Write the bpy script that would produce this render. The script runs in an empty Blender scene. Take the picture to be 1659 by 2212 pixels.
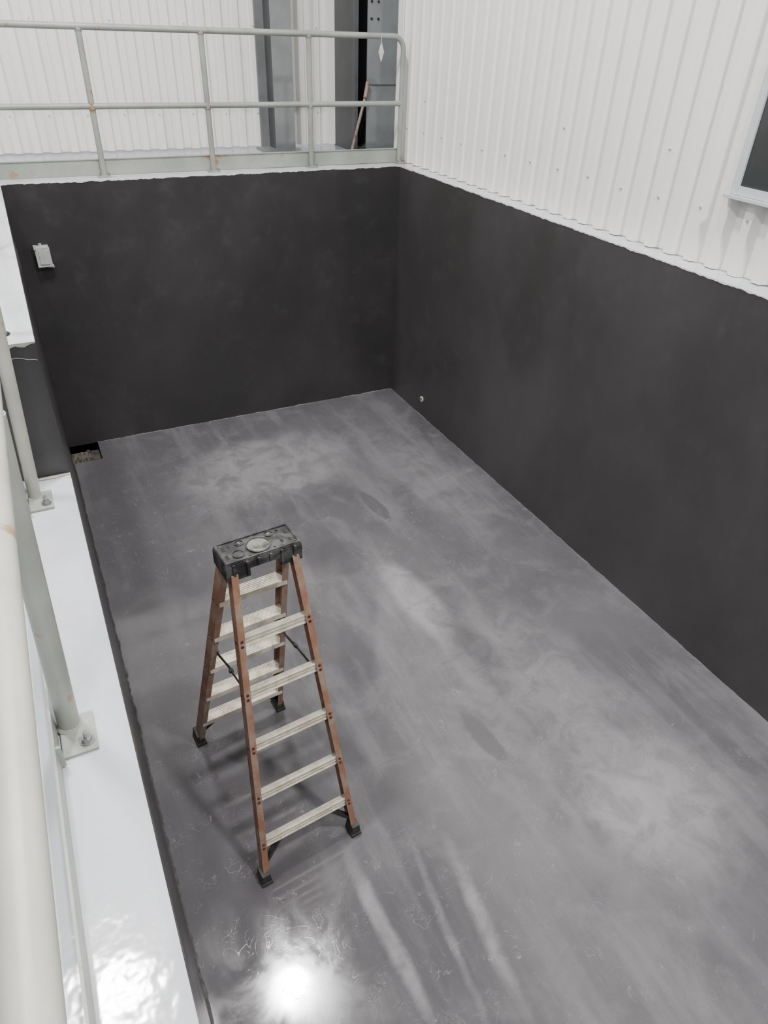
import bpy, bmesh, math, random
from mathutils import Vector, Matrix
random.seed(7)
S = bpy.context.scene
COL = S.collection

# ---------------------------------------------------------------- helpers
def new_obj(name, me, parent=None, mats=()):
    ob = bpy.data.objects.new(name, me)
    COL.objects.link(ob)
    for m in mats: me.materials.append(m)
    if parent: ob.parent = parent
    return ob

def empty(name, loc=(0,0,0), rot=0):
    e = bpy.data.objects.new(name, None)
    e.empty_display_size = .2
    e.location = loc; e.rotation_euler = (0,0,rot)
    COL.objects.link(e)
    return e

def mesh_from(name, verts, faces, mats=(), parent=None, smooth=False, fm=None):
    me = bpy.data.meshes.new(name)
    me.from_pydata([tuple(v) for v in verts], [], faces)
    me.update()
    ob = new_obj(name, me, parent, mats)
    if fm:
        for p,i in zip(me.polygons, fm): p.material_index = i
    if smooth:
        for p in me.polygons: p.use_smooth = True
    return ob

class MB:
    """mesh builder collecting many pieces into one mesh"""
    def __init__(s): s.v=[]; s.f=[]; s.m=[]; s.s=[]
    def add(s, verts, faces, m=0, smooth=False):
        o=len(s.v); s.v+= [tuple(v) for v in verts]
        for f in faces:
            s.f.append(tuple(i+o for i in f)); s.m.append(m); s.s.append(smooth)
    def box(s, x0,x1,y0,y1,z0,z1, m=0, mt=None):
        v=[(x0,y0,z0),(x1,y0,z0),(x1,y1,z0),(x0,y1,z0),(x0,y0,z1),(x1,y0,z1),(x1,y1,z1),(x0,y1,z1)]
        s.add(v,[(0,3,2,1),(0,1,5,4),(1,2,6,5),(2,3,7,6),(3,0,4,7)],m)
        s.add(v,[(4,5,6,7)], m if mt is None else mt)
    def bar(s,p0,p1,w,h,m=0,up=(0,0,1)):
        p0=Vector(p0);p1=Vector(p1);d=(p1-p0).normalized();up=Vector(up)
        a=d.cross(up).normalized();b=a.cross(d).normalized()
        v=[]
        for p in (p0,p1):
            for i,j in ((-1,-1),(1,-1),(1,1),(-1,1)):
                v.append(p+a*i*w/2+b*j*h/2)
        s.add(v,[(3,2,1,0),(4,5,6,7),(0,1,5,4),(1,2,6,5),(2,3,7,6),(3,0,4,7)],m)
    def tube(s,pts,r,m=0,n=20,cap=True):
        pts=[Vector(p) for p in pts]; rings=[]
        d0=(pts[1]-pts[0]).normalized()
        ref=Vector((0,0,1)) if abs(d0.z)<.9 else Vector((0,1,0))
        a=d0.cross(ref).normalized()
        for i,p in enumerate(pts):
            if i==0: d=d0
            elif i==len(pts)-1: d=(pts[i]-pts[i-1]).normalized()
            else: d=((pts[i+1]-p).normalized()+(p-pts[i-1]).normalized()).normalized()
            a=(a-d*a.dot(d)).normalized(); b=d.cross(a)
            rr=r[i] if isinstance(r,(list,tuple)) else r
            rings.append([p+(a*math.cos(t)+b*math.sin(t))*rr for t in [2*math.pi*k/n for k in range(n)]])
        v=[q for R in rings for q in R]; f=[]
        for i in range(len(pts)-1):
            for k in range(n):
                k2=(k+1)%n
                f.append((i*n+k,i*n+k2,(i+1)*n+k2,(i+1)*n+k))
        s.add(v,f,m,True)
        if cap:
            s.add(rings[0],[tuple(range(n-1,-1,-1))],m); s.add(rings[-1],[tuple(range(n))],m)
    def cyl(s,c,axis,r,h,m=0,n=20):
        c=Vector(c);ax=Vector(axis).normalized()
        s.tube([c-ax*h/2,c+ax*h/2],r,m,n)
    def prism(s,poly,p0,p1,m=0):
        n=len(poly);p0=Vector(p0);p1=Vector(p1)
        v=[p0+Vector((a,b,0)) for a,b in poly]+[p1+Vector((a,b,0)) for a,b in poly]
        f=[(i,(i+1)%n,n+(i+1)%n,n+i) for i in range(n)]
        f+= [tuple(range(n-1,-1,-1)),tuple(range(n,2*n))]
        s.add(v,f,m)
    def frustum(s,x0,x1,y0,y1,z0,z1,tx,ty,m=0):
        v=[(x0,y0,z0),(x1,y0,z0),(x1,y1,z0),(x0,y1,z0),(x0+tx,y0+ty,z1),(x1-tx,y0+ty,z1),(x1-tx,y1-ty,z1),(x0+tx,y1-ty,z1)]
        s.add(v,[(0,3,2,1),(0,1,5,4),(1,2,6,5),(2,3,7,6),(3,0,4,7),(4,5,6,7)],m)
    def make(s,name,mats,parent=None,bevel=0,fix=True):
        ob=mesh_from(name,s.v,s.f,mats,parent)
        for p,mi,sm in zip(ob.data.polygons,s.m,s.s):
            p.material_index=mi;p.use_smooth=sm
        if fix:
            bm=bmesh.new();bm.from_mesh(ob.data);bmesh.ops.recalc_face_normals(bm,faces=bm.faces);bm.to_mesh(ob.data);bm.free()
        if bevel:
            b=ob.modifiers.new('bevel','BEVEL');b.width=bevel;b.segments=2;b.limit_method='ANGLE'
        return ob

def lin(c):
    return tuple(((x/255)/12.92 if x/255<=.04045 else ((x/255+.055)/1.055)**2.4) for x in c)+(1,)

class NT:
    def __init__(s,name):
        s.mat=bpy.data.materials.new(name); s.mat.use_nodes=True
        s.t=s.mat.node_tree; s.n=s.t.nodes; s.b=s.n['Principled BSDF']
        s.geo=s.n.new('ShaderNodeNewGeometry')
    def L(s,a,b): s.t.links.new(a,b)
    def pos(s): return s.geo.outputs['Position']
    def mapping(s,scale=(1,1,1),rot=(0,0,0),src=None,loc=(0,0,0)):
        m=s.n.new('ShaderNodeMapping'); s.L(src or s.pos(),m.inputs[0])
        m.inputs['Scale'].default_value=scale; m.inputs['Rotation'].default_value=rot; m.inputs['Location'].default_value=loc
        return m.outputs[0]
    def noise(s,scale,detail=4,rough=.55,vec=None,dist=0):
        n=s.n.new('ShaderNodeTexNoise'); s.L(vec or s.pos(),n.inputs['Vector'])
        n.inputs['Scale'].default_value=scale;n.inputs['Detail'].default_value=detail
        n.inputs['Roughness'].default_value=rough;n.inputs['Distortion'].default_value=dist
        return n.outputs['Fac']
    def math(s,op,a,b=None,clamp=False):
        n=s.n.new('ShaderNodeMath');n.operation=op;n.use_clamp=clamp
        for i,x in enumerate((a,b)):
            if x is None: continue
            if isinstance(x,(int,float)): n.inputs[i].default_value=x
            else: s.L(x,n.inputs[i])
        return n.outputs[0]
    def ramp(s,x,a,b,lo=0,hi=1):
        n=s.n.new('ShaderNodeMapRange');n.interpolation_type='SMOOTHSTEP'
        s.L(x,n.inputs[0]);n.inputs[1].default_value=a;n.inputs[2].default_value=b
        n.inputs[3].default_value=lo;n.inputs[4].default_value=hi
        return n.outputs[0]
    def mix(s,f,a,b):
        n=s.n.new('ShaderNodeMix');n.data_type='RGBA'
        for i,x in ((0,f),(6,a),(7,b)):
            if isinstance(x,(int,float,tuple)): n.inputs[i].default_value=x
            else: s.L(x,n.inputs[i])
        return n.outputs[2]
    def bump(s,h,strength=.2,dist=.01):
        n=s.n.new('ShaderNodeBump');s.L(h,n.inputs['Height'])
        n.inputs['Strength'].default_value=strength;n.inputs['Distance'].default_value=dist
        s.L(n.outputs[0],s.b.inputs['Normal'])
    def set(s,**k):
        for a,x in k.items():
            i=s.b.inputs[{'color':'Base Color','rough':'Roughness','metal':'Metallic','spec':'Specular IOR Level','coat':'Coat Weight','coatr':'Coat Roughness'}[a]]
            if isinstance(x,(int,float,tuple)): i.default_value=x
            else: s.L(x,i)
        return s.mat

# ---------------------------------------------------------------- materials
def m_floor():
    t=NT('floor_epoxy')
    big=t.noise(.55,5,.6)
    med=t.noise(2.6,6,.62,dist=.6)
    streak=t.noise(1.0,5,.6,vec=t.mapping(scale=(3.4,.55,1),rot=(0,0,.06)))
    c=t.mix(t.ramp(big,.35,.65),lin((80,78,81)),lin((93,91,94)))
    c=t.mix(t.math('MULTIPLY',t.ramp(streak,.46,.68),.5),c,lin((118,116,119)))
    c=t.mix(t.math('MULTIPLY',t.ramp(med,.48,.72),.35),c,lin((120,118,121)))
    sep=t.n.new('ShaderNodeSeparateXYZ')
    nz=t.n.new('ShaderNodeTexNoise');t.L(t.pos(),nz.inputs['Vector']);nz.inputs['Scale'].default_value=3;nz.inputs['Detail'].default_value=8;nz.inputs['Roughness'].default_value=.65
    vm=t.n.new('ShaderNodeVectorMath');vm.operation='SUBTRACT';t.L(nz.outputs['Color'],vm.inputs[0]);vm.inputs[1].default_value=(.5,.5,.5)
    vs=t.n.new('ShaderNodeVectorMath');vs.operation='MULTIPLY';t.L(vm.outputs[0],vs.inputs[0]);vs.inputs[1].default_value=(.08,.35,0)
    va=t.n.new('ShaderNodeVectorMath');va.operation='ADD';t.L(t.pos(),va.inputs[0]);t.L(vs.outputs[0],va.inputs[1])
    t.L(va.outputs[0],sep.inputs[0])
    fine=t.ramp(t.noise(4.5,6,.62,dist=.8),.36,.62,.45,1)
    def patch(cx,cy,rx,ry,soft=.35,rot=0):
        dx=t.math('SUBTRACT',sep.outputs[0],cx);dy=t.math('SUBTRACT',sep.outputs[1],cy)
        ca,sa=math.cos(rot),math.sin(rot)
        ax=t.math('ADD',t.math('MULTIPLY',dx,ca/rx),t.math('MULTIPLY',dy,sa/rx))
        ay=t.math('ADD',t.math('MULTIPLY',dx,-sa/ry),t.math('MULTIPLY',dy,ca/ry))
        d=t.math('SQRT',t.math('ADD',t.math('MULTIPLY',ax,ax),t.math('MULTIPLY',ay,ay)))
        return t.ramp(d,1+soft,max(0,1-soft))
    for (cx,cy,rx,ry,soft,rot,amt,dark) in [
        (.35,3.6,.42,3.2,.5,0,.7,1),(1.2,1.2,.7,.5,.6,0,.25,1),  # first entry: shade beside the left wall, painted into the floor colour
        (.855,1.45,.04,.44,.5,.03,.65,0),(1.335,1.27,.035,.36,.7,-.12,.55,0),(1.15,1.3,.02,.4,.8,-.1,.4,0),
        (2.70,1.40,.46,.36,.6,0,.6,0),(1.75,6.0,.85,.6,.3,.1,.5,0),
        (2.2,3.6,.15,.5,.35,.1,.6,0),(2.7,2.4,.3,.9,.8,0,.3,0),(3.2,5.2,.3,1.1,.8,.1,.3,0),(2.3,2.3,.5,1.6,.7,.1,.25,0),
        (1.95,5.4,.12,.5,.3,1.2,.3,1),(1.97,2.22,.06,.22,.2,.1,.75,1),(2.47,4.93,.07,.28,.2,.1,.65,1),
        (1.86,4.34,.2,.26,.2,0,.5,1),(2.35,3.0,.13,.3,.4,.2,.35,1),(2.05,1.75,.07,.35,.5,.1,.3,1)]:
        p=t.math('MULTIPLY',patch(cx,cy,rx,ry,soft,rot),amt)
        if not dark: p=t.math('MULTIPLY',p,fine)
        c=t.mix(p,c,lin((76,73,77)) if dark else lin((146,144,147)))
    def lines(scale,w,off,mscale,lo,hi,dist=1.6):
        n=t.noise(scale,1,.5,vec=t.mapping(loc=(off,off,0)),dist=dist)
        l=t.ramp(t.math('ABSOLUTE',t.math('SUBTRACT',n,.5)),w,w*.1)
        m=t.ramp(t.noise(mscale,4,.65,vec=t.mapping(loc=(off*2,3,0))),lo,hi)
        return t.math('MULTIPLY',l,m)
    l1=lines(7,.008,3.1,4.2,.50,.64); l2=lines(13,.012,7.7,6,.52,.66); l3=lines(3.5,.004,1.7,3.5,.52,.64); l4=lines(22,.016,11.3,7,.53,.66)
    ll=t.math('MAXIMUM',t.math('MAXIMUM',l1,l2),t.math('MAXIMUM',l3,l4))
    zone=t.ramp(t.noise(.9,3,.6,vec=t.mapping(loc=(5,1,0))),.38,.58,.3,1)
    ll=t.math('MULTIPLY',ll,zone)
    c=t.mix(t.math('MULTIPLY',ll,.27),c,lin((178,176,178)))
    sp=t.ramp(t.noise(60,2,.5),.76,.81)
    c=t.mix(t.math('MULTIPLY',sp,.4),c,lin((205,205,200)))
    r=t.ramp(med,.3,.7,.05,.16)
    r=t.math('ADD',r,t.math('MULTIPLY',ll,.12))
    t.bump(t.math('ADD',t.noise(2.2,2,.5),t.math('MULTIPLY',ll,.05)),.05,.012)
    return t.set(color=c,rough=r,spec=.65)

def m_dark(name,base,hi):
    t=NT(name)
    v=t.noise(1.0,4,.55,vec=t.mapping(scale=(1.1,1.1,.7)))
    f=t.noise(7,5,.65)
    c=t.mix(t.ramp(v,.35,.7),lin(base),lin(hi))
    c=t.mix(t.math('MULTIPLY',t.ramp(f,.5,.8),.2),c,lin((82,81,81)))
    c=t.mix(t.math('MULTIPLY',t.ramp(t.noise(45,2),.77,.8),.4),c,lin((110,108,108)))
    t.bump(t.math('ADD',t.noise(140,2),t.math('MULTIPLY',t.noise(4,3),3)),.1,.004)
    return t.set(color=c,rough=t.ramp(f,.3,.7,.30,.40),spec=.45)

def m_white(name,col,rough=.45,dirt=.15,bumps=.05,bscale=30):
    t=NT(name)
    n=t.noise(2.2,5,.6)
    c=t.mix(t.math('MULTIPLY',t.ramp(n,.45,.75),dirt),lin(col),lin(tuple(int(x*.82) for x in col)))
    t.bump(t.noise(bscale,3),bumps,.01)
    return t.set(color=c,rough=rough)

def m_paintrust(name,col,amt=.62,scale=9,rough=.4):
    t=NT(name)
    n=t.noise(scale,6,.65);n2=t.noise(3,4,.6)
    c=t.mix(t.ramp(n2,.35,.7),lin(col),lin(tuple(int(x*.9) for x in col)))
    c=t.mix(t.math('MULTIPLY',t.ramp(n,amt,amt+.05),.8),c,lin((150,112,76)))
    t.bump(n,.1,.004)
    return t.set(color=c,rough=rough)

FLOOR=m_floor()
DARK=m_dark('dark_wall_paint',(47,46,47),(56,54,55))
DARKR=m_dark('dark_wall_paint_lit',(57,56,56),(67,65,66))  # same wall paint, lightened to paint in the right wall's sheen
WHITE=m_white('cladding_white',(230,229,226),.38,.08)
LEDGE=m_white('ledge_gloss_white',(192,195,200),.1,.4,.3,7)
LIP=m_white('ledge_edge_white',(218,219,216),.4,.3)
DECK=m_white('deck_gloss_grey',(152,154,163),.15,.2,.1,6)
RAIL=m_paintrust('rail_paint',(148,152,145),.62,7)
RAILN=m_paintrust('rail_paint_near',(176,175,166),.58,5)
PLATE=m_paintrust('kickplate_paint',(152,156,148),.61,5)
STEEL=m_paintrust('column_paint',(120,123,124),.72,6,.45)
STEELD=m_paintrust('column_paint_shaded',(70,72,74),.72,6,.4)  # column paint darkened for shaded webs and recess; also used on lamp housings
FRAME=m_white('window_frame',(184,189,192),.4,.1)
CURB=m_white('joint_grey',(150,148,148),.5,.3)
CEIL=m_white('ceiling_grey',(110,112,114),.7,.3)
HALL=m_white('hall_wall_grey',(150,152,152),.6,.3)

def simple(name,col,rough=.5,metal=0,var=.2,scale=20,other=None):
    t=NT(name);n=t.noise(scale,5,.65)
    c=t.mix(t.math('MULTIPLY',t.ramp(n,.42,.66),var),lin(col),lin(other or tuple(int(x*.6) for x in col)))
    t.bump(n,.08,.003)
    return t.set(color=c,rough=rough,metal=metal)
FIBER=simple('fiberglass_orange',(134,97,79),.5,0,.8,8,(148,134,122))
ALU=simple('aluminium_dusty',(208,201,187),.42,.25,.5,18,(150,141,125))
BLACKP=simple('black_plastic_dusty',(27,27,29),.5,0,.6,13,(92,92,90))
BLACK=simple('black_rubber',(34,34,34),.6,0,.5,20,(80,77,72))
DUST=simple('tray_dust',(112,109,102),.7,0,.95,20,(44,43,42))
RIVET=simple('rivet',(84,46,38),.4,.3)
BOLT=simple('bolt_zinc',(150,150,150),.35,.8)
DARKHOLE=simple('dark_hole',(20,20,20),.8)
SUMP=simple('sump_concrete',(100,94,86),.7,0,.9,9,(48,44,40))
GLASS=simple('window_glass',(44,48,48),.4,0,.5,2,(66,68,67))
RUSTY=simple('rusty_rod',(136,120,110),.6,0,.8,25,(100,72,60))
CREAM=simple('pvc_cream',(214,206,184),.5)
SCREW=simple('screw_white',(196,196,193),.4)
BOXG=simple('box_plastic',(170,174,172),.45)

# ---------------------------------------------------------------- dimensions (m)
H=2.577; ZL=1.88
XL=-.051; XR=3.80; YF=7.22; YS=3.38
BACK=8.8; NEAR=-3.0; LFT=-2.5

# floor with a sump opening
hx,hy=.237,6.84
v=[(XL,NEAR,0),(XR,NEAR,0),(XR,hy,0),(hx,hy,0),(XL,hy,0),(XR,YF,0),(hx,YF,0)]
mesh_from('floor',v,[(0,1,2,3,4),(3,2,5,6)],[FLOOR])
b=MB()
d=-.09
b.add([(XL,hy,0),(hx,hy,0),(hx,YF,0),(XL,YF,0),(XL,hy,d),(hx,hy,d),(hx,YF,d),(XL,YF,d)],
      [(4,5,6,7),(0,1,5,4),(1,2,6,5),(2,3,7,6),(3,0,4,7)],0)
for i in range(40):
    x=random.uniform(XL+.02,hx-.03);y=random.uniform(hy+.03,YF-.03);r=random.uniform(.008,.026)
    b.frustum(x-r,x+r,y-r,y+r,d,d+r*1.3,r*.4,r*.4,0)
b.make('drain_sump',[SUMP],fix=False)

def block(name,x0,x1,y0,y1,z0,z1,ms,mt,parent=None):
    b=MB();b.box(x0,x1,y0,y1,z0,z1,0,1);return b.make(name,[ms,mt],parent,fix=False)
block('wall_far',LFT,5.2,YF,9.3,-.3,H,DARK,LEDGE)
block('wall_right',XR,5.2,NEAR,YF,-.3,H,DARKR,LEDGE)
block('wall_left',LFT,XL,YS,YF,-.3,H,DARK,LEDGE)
block('wall_left_low',LFT,XL,NEAR,YS,-.3,ZL,DARK,LEDGE)
block('wall_near',XL,XR,NEAR-.3,NEAR,-.3,H,DARK,LEDGE)
mesh_from('floor_platform',[(LFT,7.46,H+.003),(5.2,7.46,H+.003),(5.2,BACK,H+.003),(LFT,BACK,H+.003)],[(0,1,2,3)],[DECK])

def ragged(name,p0,p1,down,nrm,h0,h1,mat,step=.012,off=.0025):
    p0=Vector(p0);p1=Vector(p1);down=Vector(down);nrm=Vector(nrm)
    n=int((p1-p0).length/step);vs=[];fs=[]
    h=(h0+h1)/2
    for i in range(n+1):
        p=p0.lerp(p1,i/n)+nrm*off
        h+=(h0+(h1-h0)*.4-h)*.25+random.uniform(-1,1)*(h1-h0)*.22
        h=min(h1,max(h0,h))
        vs+=[p,p+down*h]
    for i in range(n): fs.append((2*i,2*i+1,2*i+3,2*i+2))
    return mesh_from(name,vs,fs,[mat])
ragged('trim_1',(XL,YF,H),(XR,YF,H),(0,0,-1),(0,-1,0),.002,.016,LIP)
ragged('trim_2',(XR,YF,H),(XR,NEAR,H),(0,0,-1),(-1,0,0),.002,.014,LIP)
ragged('trim_3',(XL,YF,H),(XL,YS,H),(0,0,-1),(1,0,0),.004,.02,LIP)
ragged('trim_4',(XL,YS,ZL),(XL,NEAR,ZL),(0,0,-1),(1,0,0),.002,.02,LIP)
ragged('trim_5',(LFT,YS,H),(XL,YS,H),(0,0,-1),(0,-1,0),.006,.03,PLATE)
ragged('trim_6',(hx,YF,0),(XR,YF,0),(0,0,1),(0,-1,0),.001,.012,CURB)
ragged('trim_7',(XR,YF,0),(XR,NEAR,0),(0,0,1),(-1,0,0),.001,.013,CURB)
ragged('trim_8',(XL,hy,0),(XL,NEAR,0),(1,0,0),(0,0,1),.004,.022,BLACK)
ragged('trim_9',(LFT,YS-.012,ZL+.002),(XL,YS-.012,ZL+.002),(0,-1,0),(0,0,1),.004,.03,CREAM)

# crack on the end face of the raised left wall
b=MB();x=-.06;z=2.49
pts=[]
while x>-.5:
    pts.append((x,YS-.002,z));x-=random.uniform(.008,.02);z+=random.uniform(-.007,.006)
b.tube(pts,.0016,0,5);b.make('wall_crack',[CURB])

# ---------------------------------------------------------------- corrugated cladding
def cladding(name,origin,along,normal,length,z0,z1,pitch=.183,depth=.052,mat=WHITE,parent=None,phase=0,zj=0):
    o=Vector(origin);a=Vector(along);n=Vector(normal);vs=[];fs=[]
    s=[(0,0),(.34,0),(.50,1),(.84,1)]
    xs=[];k=0
    while True:
        for u,dp in s:
            x=(k+u)*pitch+phase
            if x>length: break
            xs.append((x,dp*depth))
        else:
            k+=1;continue
        break
    xs.append((length,xs[-1][1]))
    for x,dp in xs:
        j=random.uniform(-zj,zj)
        for z in (z0+j,z1): vs.append(o+a*x+n*dp+Vector((0,0,z)))
    for i in range(len(xs)-1): fs.append((2*i,2*i+2,2*i+3,2*i+1))
    return mesh_from(name,vs,fs,[mat],parent)
TOP=8.6
eb=empty('wall_back')
cladding('sheet',(LFT,BACK,0),(1,0,0),(0,-1,0),6.20,H+.02,TOP,depth=.06,parent=eb)
YC=7.62
e=empty('wall_right_cladding')
cladding('sheet',(4.0,NEAR,0),(0,1,0),(-1,0,0),YC-NEAR,H+.004,TOP,parent=e,zj=.002)
b=MB()
b.box(4.005,4.03,NEAR,YC,H,TOP)
b.box(3.935,4.02,YC,YC+.012,H+.02,TOP)
b.box(3.930,3.942,YC-.10,YC+.012,H+.02,TOP)
b.make('trim',[WHITE],e)
b=MB()
for row,z,st in ((0,H+.33,2),(1,H+.62,6),(2,4.55,2)):
    k=0;y=NEAR+.183*.67
    while y<YC-.1:
        if k%st==0 and not(row==1 and random.random()<.3):
            zz=z+random.uniform(-.01,.01)
            b.cyl((3.945,y,zz),(1,0,0),.009,.012,0,10)
            b.cyl((3.940,y,zz),(1,0,0),.005,.012,0,8)
        k+=1;y+=.183
b.make('screws',[SCREW],e)
b=MB();k=0;x=LFT+.183*.67
while x<3.6:
    if k%2==0: b.cyl((x,BACK-.063,H+.36),(0,1,0),.010,.012,0,10)
    if k%4==0: b.cyl((x,BACK-.063,3.75),(0,1,0),.008,.012,0,10)
    k+=1;x+=.183
b.make('screws',[SCREW],eb)
cladding('wall_hall_left',(LFT,BACK,0),(0,-1,0),(1,0,0),BACK-NEAR,ZL,TOP,mat=HALL)
block('wall_hall_near',LFT,5.2,NEAR-.4,NEAR-.31,ZL,TOP,HALL,HALL)
b=MB();b.box(LFT-.1,5.3,NEAR-.5,BACK+.5,TOP,TOP+.1);b.make('ceiling',[CEIL])
b=MB()
for i in range(6):
    y=-2.2+i*2.1
    b.box(LFT,5.2,y-.08,y+.08,TOP-.02,TOP-.005);b.box(LFT,5.2,y-.006,y+.006,TOP-.3,TOP-.02);b.box(LFT,5.2,y-.08,y+.08,TOP-.32,TOP-.3)
b.make('ceiling_beams',[STEEL])

# window in right wall
w=empty('window_1')
b=MB()
y0,y1,z0,z1=2.05,3.14,3.03,4.2
X0,X1=3.92,3.99
b.box(X0,X1,y1-.05,y1,z0,z1);b.box(X0,X1,y0,y0+.05,z0,z1)
b.box(X0,X1,y0+.05,y1-.05,z0,z0+.05);b.box(X0,X1,y0+.05,y1-.05,z1-.05,z1)
b.box(X0-.03,X1,y0-.02,y1+.02,z0-.02,z0-.001)
b.make('frame',[FRAME],w,bevel=.003)
b=MB();b.box(3.936,3.943,y0+.05,y1-.05,z0+.05,z1-.05);b.make('glass',[GLASS],w)

# ---------------------------------------------------------------- steel columns at the back
CT=TOP-.33
e=empty('steel_column')
b=MB()
x0,x1,ya,yb=2.76,2.98,8.17,8.73
b.box(x0,x1,ya,ya+.018,H+.004,CT);b.box(x0,x1,yb-.018,yb,H+.004,CT)
b.box((x0+x1)/2-.008,(x0+x1)/2+.008,ya+.018,yb-.018,H+.004,CT,1)
b.box(x0-.06,x1+.06,ya-.05,yb,H+.003,H+.02)
b.make('column_section',[STEEL,STEELD],e,bevel=.002)
e2=empty('steel_column.001')
b=MB()
x0,x1,ya,yb=3.86,4.38,8.2,8.72
b.box(x0,x1,ya,ya+.02,H+.004,CT);b.box(x0,x1,yb-.02,yb,H+.004,CT,1)
b.box((x0+x1)/2-.01,(x0+x1)/2+.01,ya+.02,yb-.02,H+.004,CT,1)
b.box(x0-.1,x1+.05,ya-.06,yb+.03,H+.003,H+.022)
b.box(x0+.02,x1-.02,ya-.015,ya,3.25,3.262)
for z in (3.85,4.0,4.15):
    for x in (x0+.04,x0+.12): b.cyl((x,ya-.004,z),(0,1,0),.012,.014,2,10)
b.make('column_section',[STEEL,STEELD,DARKHOLE],e2,bevel=.002)
b=MB()
b.box(3.71,3.75,8.2,8.78,H+.004,CT);b.box(3.75,5.1,8.76,8.79,H+.004,CT)
b.box(4.9,4.95,7.6,8.75,H+.004,CT)
b.make('wall_recess_shade',[STEELD])  # dark panels, shade of the recess painted into their colour
b=MB();b.tube([(3.60,8.05,H+.012),(3.83,8.14,H+.62)],.016,0,10);b.tube([(3.80,8.12,H+.55),(3.845,8.15,H+.70)],.022,0,10)
b.make('rusty_rod',[RUSTY])

# ---------------------------------------------------------------- far railing
e=empty('guard_railing')
YR=7.40
ztop=3.71;zmid=3.135;R=.026
def arc_corner(x,z,r,n=8):
    return [(x-r+r*math.sin(t),YR,z-r+r*math.cos(t)) for t in [math.pi/2*k/n for k in range(n+1)]]
b=MB()
ac=arc_corner(3.88,ztop,.11)
b.tube([(LFT+.1,YR,ztop)]+ac+[(3.88,YR,H+.01)],R)
b.make('top_rail',[RAIL],e)
b=MB();b.tube([(LFT+.1,YR,zmid),(3.88,YR,zmid)],R*.95);b.make('mid_rail',[RAIL],e)
b=MB()
for x in (-1.2,-.19,.825,1.845,2.865):
    b.tube([(x,YR,H+.01),(x,YR,ztop)],R)
    for z in (ztop,zmid):
        b.tube([(x,YR,z-R*1.35),(x,YR,z-R*.8)],[R*1.05,R*1.25],0,20)
b.make('posts',[RAIL],e)
b=MB()
for x in (-1.2,-.19,.825,1.845,2.865,3.88):
    b.box(x-.06,x+.05,YR-.07,YR+.02,H+.001,H+.012)
    for dx in (-.042,.036): b.cyl((x+dx,YR-.055,H+.02),(0,0,1),.009,.03,1,8)
b.make('base_plates',[RAIL,BOLT],e,bevel=.002)
b=MB();b.box(LFT+.1,3.92,YR+.028,YR+.036,H+.005,H+.14)
b.box(LFT+.1,3.92,YR+.02,YR+.045,H+.134,H+.142)
b.make('kick_plate',[PLATE],e)
b=MB()
c=Vector((3.62,YR-.03,ztop-.13))
p=[c+Vector((0,0,.085)),c+Vector((.03,0,0)),c+Vector((0,0,-.085)),c+Vector((-.03,0,0))]
q=[x+Vector((0,.004,0)) for x in p]
b.add(p+q,[(0,1,2,3),(7,6,5,4),(0,4,5,1),(1,5,6,2),(2,6,7,3),(3,7,4,0)])
b.tube([c+Vector((0,0,.08)),(3.62,YR-.028,ztop+.0)],.003,0,6)
b.make('tag',[SCREW],e)

# ---------------------------------------------------------------- left railing (leans slightly toward the pit)
e=empty('guard_railing.001')
XB,XT,ZT=-.226,-.163,3.01
b=MB()
b.tube([(XT,NEAR+.1,ZT),(XT,3.12,ZT)]+[(XT,3.12+.09*math.sin(k*math.pi/16),ZT-.09+.09*math.cos(k*math.pi/16)) for k in range(1,9)]+[(XB,3.205,ZL+.012)],.029,0,32)
b.make('top_rail',[RAILN],e)
b=MB()
for y in (1.735,.25,-1.25,-2.7):
    b.tube([(XB,y,ZL+.012),(XT,y,ZT)],.034,0,28)
    b.tube([(XB,y,ZL+.012),(XB+.001,y,ZL+.022)],[.042,.036],0,28)
b.make('posts',[RAIL],e)
b=MB()
for y in (3.2,1.735,.25,-1.25,-2.7):
    b.box(XB-.03,XB+.075,y-.13,y+.03,ZL+.001,ZL+.012)
    b.cyl((XB+.045,y-.09,ZL+.03),(0,0,1),.008,.05,1,10)
    b.cyl((XB+.045,y-.09,ZL+.022),(0,0,1),.017,.016,1,6)
    b.cyl((XB+.045,y-.09,ZL+.014),(0,0,1),.023,.004,1,14)
b.make('base_plates',[RAIL,BOLT],e,bevel=.0015)
b=MB();b.box(-.272,-.264,NEAR+.1,3.30,ZL+.004,ZL+.105)
for y in (3.2,1.735,.25,-1.25): b.box(-.264,-.250,y-.16,y-.15,ZL+.012,ZL+.10)
b.make('kick_plate',[PLATE],e)

e=empty('guard_railing.002')
b=MB()
for y in (3.52,5.0,6.6): b.tube([(-.185,y,H),(-.14,y,3.60)],.026)
b.tube([(-.14,3.52,3.6),(-.14,6.6,3.6)],.026)
b.make('pipe',[RAIL],e)
b=MB()
for y in (3.52,5.0,6.6): b.cyl((-.185,y,H+.002),(0,0,1),.04,.003,0,24)
b.make('sleeve',[DARKHOLE],e)

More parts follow.
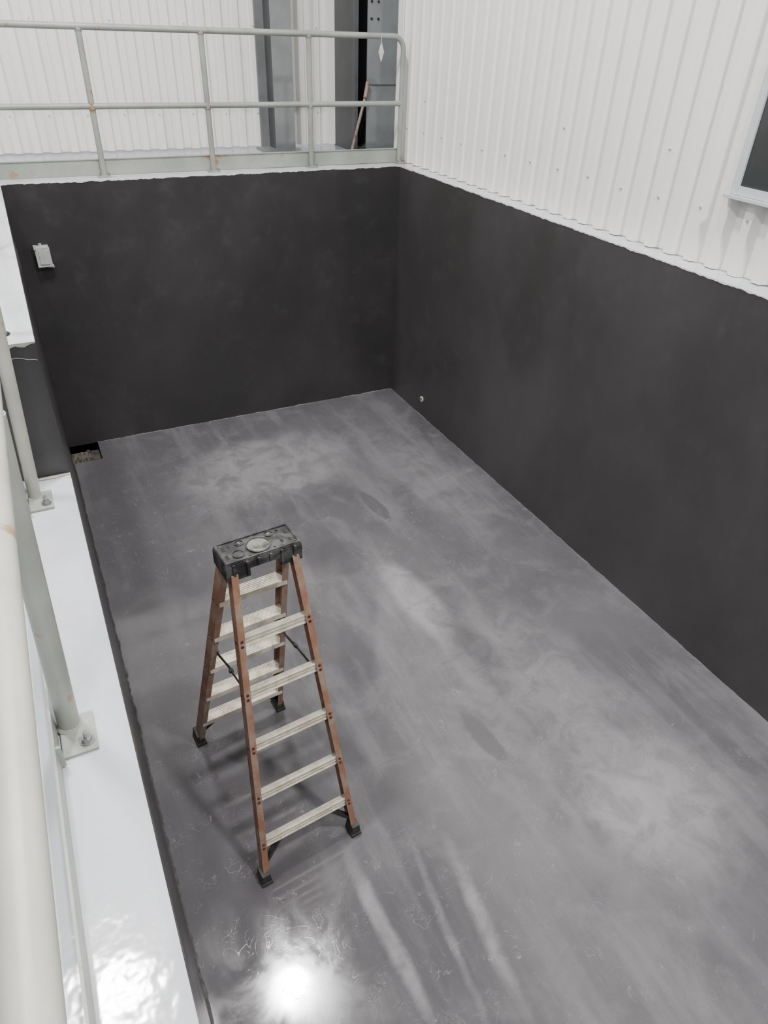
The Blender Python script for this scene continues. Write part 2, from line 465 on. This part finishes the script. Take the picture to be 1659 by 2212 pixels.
# ---------------------------------------------------------------- outlet box on far wall
e=empty('weatherproof_outlet_box')
b=MB()
cx,cz=.15,1.98
b.frustum(cx-.055,cx+.055,YF-.06,YF-.0,cz-.085,cz+.085,.0,.0)
b.box(cx-.065,cx+.06,YF-.075,YF-.055,cz-.095,cz+.075)
b.box(cx-.04,cx+.04,YF-.082,YF-.074,cz-.07,cz+.05)
b.box(cx-.07,cx-.05,YF-.085,YF-.05,cz+.06,cz+.10)
b.box(cx+.02,cx+.07,YF-.05,YF-.02,cz-.11,cz-.085)
b.cyl((cx-.01,YF-.03,cz+.09),(0,0,1),.014,.03,0,12)
b.make('box',[BOXG],e,bevel=.005)
b=MB();b.cyl((XR-.004,6.42,.21),(1,0,0),.032,.012,0,20);b.cyl((XR-.011,6.42,.21),(1,0,0),.018,.004,1,16)
b.make('wall_drain_plug',[CREAM,SUMP],bevel=.002)

# ---------------------------------------------------------------- stepladder
lad=empty('stepladder',(.612,2.4955,0),math.radians(5.3))
LX,LY,ZTOP=.044,.010,1.75
def hw(z): return .290-.122*z/ZTOP
def yn(z): return -.525+(LY-.060+.525)*z/ZTOP
def yf(z): return  .522+(LY+.050-.522)*z/ZTOP
def cx_(z): return LX*z/ZTOP-.004*(1-z/ZTOP)
def channel(b,side,yfun,D,F,z0,z1,m=0):
    t=.005
    poly=[(0,-D/2),(F,-D/2),(F,-D/2+t),(t,-D/2+t),(t,D/2-t),(F,D/2-t),(F,D/2),(0,D/2)]
    poly=[(-side*u,v) for u,v in poly]
    b.prism(poly,(cx_(z0)+side*hw(z0),yfun(z0),z0),(cx_(z1)+side*hw(z1),yfun(z1),z1),m)
b=MB()
for sd in (-1,1):
    channel(b,sd,yn,.060,.034,.03,ZTOP)
    channel(b,sd,yf,.082,.034,.03,ZTOP)
b.make('side_rails',[FIBER],lad,bevel=.0012)
b=MB()
for z in (.26,.56,.86,1.16,1.46):
    h=hw(z)-.006;c=cx_(z);y=yf(z)
    b.box(c-h,c+h,y-.040,y+.040,z-.004,z)
    b.box(c-h,c+h,y-.040,y-.036,z-.032,z-.004);b.box(c-h,c+h,y+.036,y+.040,z-.032,z-.004)
    for i in range(7):
        yy=y-.036+.012*i
        b.box(c-h,c+h,yy-.0025,yy+.0025,z,z+.003)
b.make('steps',[ALU],lad,bevel=.0008)
b=MB()
RZ=(.25,.54,.835,1.13,1.41)
for z in RZ:
    h=hw(z)-.006;c=cx_(z);y=yn(z)
    b.box(c-h,c+h,y-.018,y-.014,z-.022,z+.018)
    b.box(c-h,c+h,y-.018,y+.016,z+.016,z+.020)
    b.box(c-h,c+h,y-.021,y-.018,z-.004,z+.002)
    b.box(c-h,c+h,y-.026,y-.018,z-.024,z-.020)
b.make('rear_bars',[ALU],lad,bevel=.0008)
b=MB()
for sd in (-1,1):
    for z in RZ:
        for dz in (-.012,.014):
            zz=z+dz
            b.cyl((cx_(zz)+sd*(hw(zz)-.017),yn(zz)-.032,zz),(0,1,0),.007,.006,0,10)
        b.cyl((cx_(z)+sd*(hw(z)+.001),yn(z),z),(1,0,0),.007,.006,0,10)
    for z in (.26,.56,.86,1.16,1.46):
        for dy in (-.022,.022): b.cyl((cx_(z)+sd*(hw(z)+.001),yf(z)+dy,z-.016),(1,0,0),.007,.006,0,10)
b.make('rivets',[RIVET],lad)
b=MB()
for sd in (-1,1):
    for yfun,z in ((yn,.25),(yf,.26)):
        p=Vector((cx_(.11)+sd*(hw(.11)-.02),yfun(.11),.11));q=Vector((cx_(z)+sd*(hw(z)-.13),yfun(z),z-.02))
        b.bar(p,q,.03,.005,0,up=(0,0,1))
        b.bar(p+Vector((0,.014,0)),q+Vector((0,.014,0)),.004,.02)
        b.bar(p-Vector((0,.014,0)),q-Vector((0,.014,0)),.004,.02)
b.make('knee_braces',[BLACK],lad)
b=MB()
for sd in (-1,1):
    z0,z1=1.10,1.00
    p=Vector((cx_(z0)+sd*(hw(z0)-.035),yn(z0)+.01,z0));q=Vector((cx_(z1)+sd*(hw(z1)-.035),yf(z1)-.02,z1))
    mid=p.lerp(q,.5)+Vector((0,0,.015))
    b.bar(p,mid+(mid-p).normalized()*.02,.004,.022);b.bar(q,mid+(mid-q).normalized()*.02+Vector((-sd*.005,0,0)),.004,.022)
    b.cyl(mid,(1,0,0),.012,.02,0,12);b.cyl(p,(1,0,0),.011,.03,0,12);b.cyl(q,(1,0,0),.011,.03,0,12)
b.make('spreaders',[BLACK],lad)
b=MB()
for sd in (-1,1):
    for yfun,D in ((yn,.066),(yf,.088)):
        x=cx_(0)+sd*(hw(.03)-.014);y=yfun(.03)
        b.frustum(x-.032,x+.032,y-D/2-.012,y+D/2+.012,0,.022,.002,.002)
        b.frustum(x-.027,x+.027,y-D/2-.007,y+D/2+.007,.022,.085,.004,.004)
b.make('feet',[BLACK],lad,bevel=.003)
# moulded top cap
b=MB()
c=Vector((LX,LY,0));W,D=.188,.085
z0,z1=1.735,1.812
b.frustum(c.x-W,c.x+W,c.y-D,c.y+D,z1-.022,z1,.004,.004)
for ys in (-1,1):
    ya,yb=sorted((c.y+ys*D,c.y+ys*(D-.010)))
    b.box(c.x-W,c.x-W+.115,ya,yb,z0-.02,z1-.022)
    b.box(c.x+W-.115,c.x+W,ya,yb,z0-.02,z1-.022)
    b.box(c.x-W+.115,c.x+W-.115,ya,yb,z0+.024,z1-.022)
    for xx in (-.15,-.085,-.03,.03,.085,.15):
        yc=c.y+ys*(D+.003);b.box(c.x+xx-.006,c.x+xx+.006,yc-.004,yc+.004,z0-.01 if abs(xx)>.08 else z0+.03,z1-.006)
for xs in (-1,1):
    xa,xb=sorted((c.x+xs*W,c.x+xs*(W-.010)))
    b.box(xa,xb,c.y-D+.01,c.y+D-.01,z0-.02,z1-.022)
rim=.006
b.box(c.x-W+.006,c.x+W-.006,c.y-D+.005,c.y-D+.013,z1,z1+rim)
b.box(c.x-W+.006,c.x+W-.006,c.y+D-.013,c.y+D-.005,z1,z1+rim)
b.box(c.x-W+.006,c.x-W+.014,c.y-D+.013,c.y+D-.013,z1,z1+rim)
b.box(c.x+W-.014,c.x+W-.006,c.y-D+.013,c.y+D-.013,z1,z1+rim)
def ring(cx,cy,r,w,h,m=0,n=28):
    v=[];f=[]
    for k in range(n):
        a=2*math.pi*k/n;co,si=math.cos(a),math.sin(a)
        v+=[(cx+(r+w)*co,cy+(r+w)*si,z1),(cx+(r+w)*co,cy+(r+w)*si,z1+h),(cx+r*co,cy+r*si,z1+h),(cx+r*co,cy+r*si,z1)]
    for k in range(n):
        j=(k+1)%n
        for q in range(3): f.append((4*k+q,4*j+q,4*j+q+1,4*k+q+1))
    b.add(v,f,m)
ring(c.x+.0,c.y-.01,.052,.006,.008)
b.cyl((c.x,c.y-.01,z1+.001),(0,0,1),.052,.003,1,28)
ring(c.x-.105,c.y-.03,.024,.005,.007);b.cyl((c.x-.105,c.y-.03,z1+.001),(0,0,1),.024,.003,0,20)
ring(c.x+.075,c.y+.045,.018,.004,.006);b.cyl((c.x+.075,c.y+.045,z1+.001),(0,0,1),.010,.006,1,20)
ring(c.x-.072,c.y+.045,.018,.004,.006);b.cyl((c.x-.072,c.y+.045,z1+.001),(0,0,1),.010,.006,1,20)
for (x,y,w,h) in ((-.155,.035,.018,.03),(-.125,.045,.012,.024),(.11,-.03,.014,.024),(.15,.03,.016,.03),(.148,-.035,.012,.02),(-.158,-.03,.014,.03)):
    b.box(c.x+x-w/2,c.x+x+w/2,c.y+y-h/2,c.y+y+h/2,z1,z1+.0012,2)
for (x,y) in ((.12,.055),(.065,-.055),(-.06,-.06),(.165,-.06),(-.17,.062)):
    b.cyl((c.x+x,c.y+y,z1+.002),(0,0,1),.006,.006,0,10)
b.make('top_cap',[BLACKP,DUST,DARKHOLE],lad,bevel=.002)

# ---------------------------------------------------------------- lights
def lamp(i,loc,size,power,col=(1,.985,.965)):
    e=empty('high_bay_or_fill' if i==0 else 'high_bay_or_fill.%03d'%i,loc)  # also serves the added fill lights
    l=bpy.data.lights.new('lamp_disc','AREA');l.shape='DISK';l.size=size;l.energy=power;l.color=col
    o=bpy.data.objects.new('lamp_disc',l);COL.objects.link(o);o.parent=e
    b=MB();r=size/2
    b.tube([(0,0,.005),(0,0,.06),(0,0,.16),(0,0,.2)],[r+.03,r+.03,.12,.08],0,28)
    b.tube([(0,0,.2),(0,0,TOP-loc[2]-.002)],.01,0,8)
    b.make('housing',[STEELD],e)
lamp(0,(1.05,4.36,8),.5,380)
lamp(1,(-.85,3.7,8),.5,300)
lamp(2,(2.6,-.6,8),.5,560)  # added fill light, set back so the floor shows no reflection of it
lamp(3,(-1.2,-1.8,8),.5,180)  # another added fill light, out of view at the near end
lamp(4,(-2.05,7.5,6.6),.4,170)  # added side light, rakes the back cladding to bring out its ribs
wd=bpy.data.worlds.new('hall_ambient');S.world=wd;wd.use_nodes=True
wd.node_tree.nodes['Background'].inputs[0].default_value=(.93,.96,1,1)
wd.node_tree.nodes['Background'].inputs[1].default_value=.8

# ---------------------------------------------------------------- camera
up=Vector((84,2124,1495)).normalized()
yw=Vector((-914,1092,-1495)).normalized()
yw=(yw-up*yw.dot(up)).normalized()
xw=yw.cross(up)
cam=bpy.data.cameras.new('camera');cam.sensor_fit='VERTICAL';cam.sensor_height=36;cam.lens=1495/2212*36
cam.clip_start=.05
co=bpy.data.objects.new('camera',cam);COL.objects.link(co)
M=Matrix((xw,yw,up)).to_4x4();M.translation=Vector((0,0,3.8))
co.matrix_world=M
S.camera=co
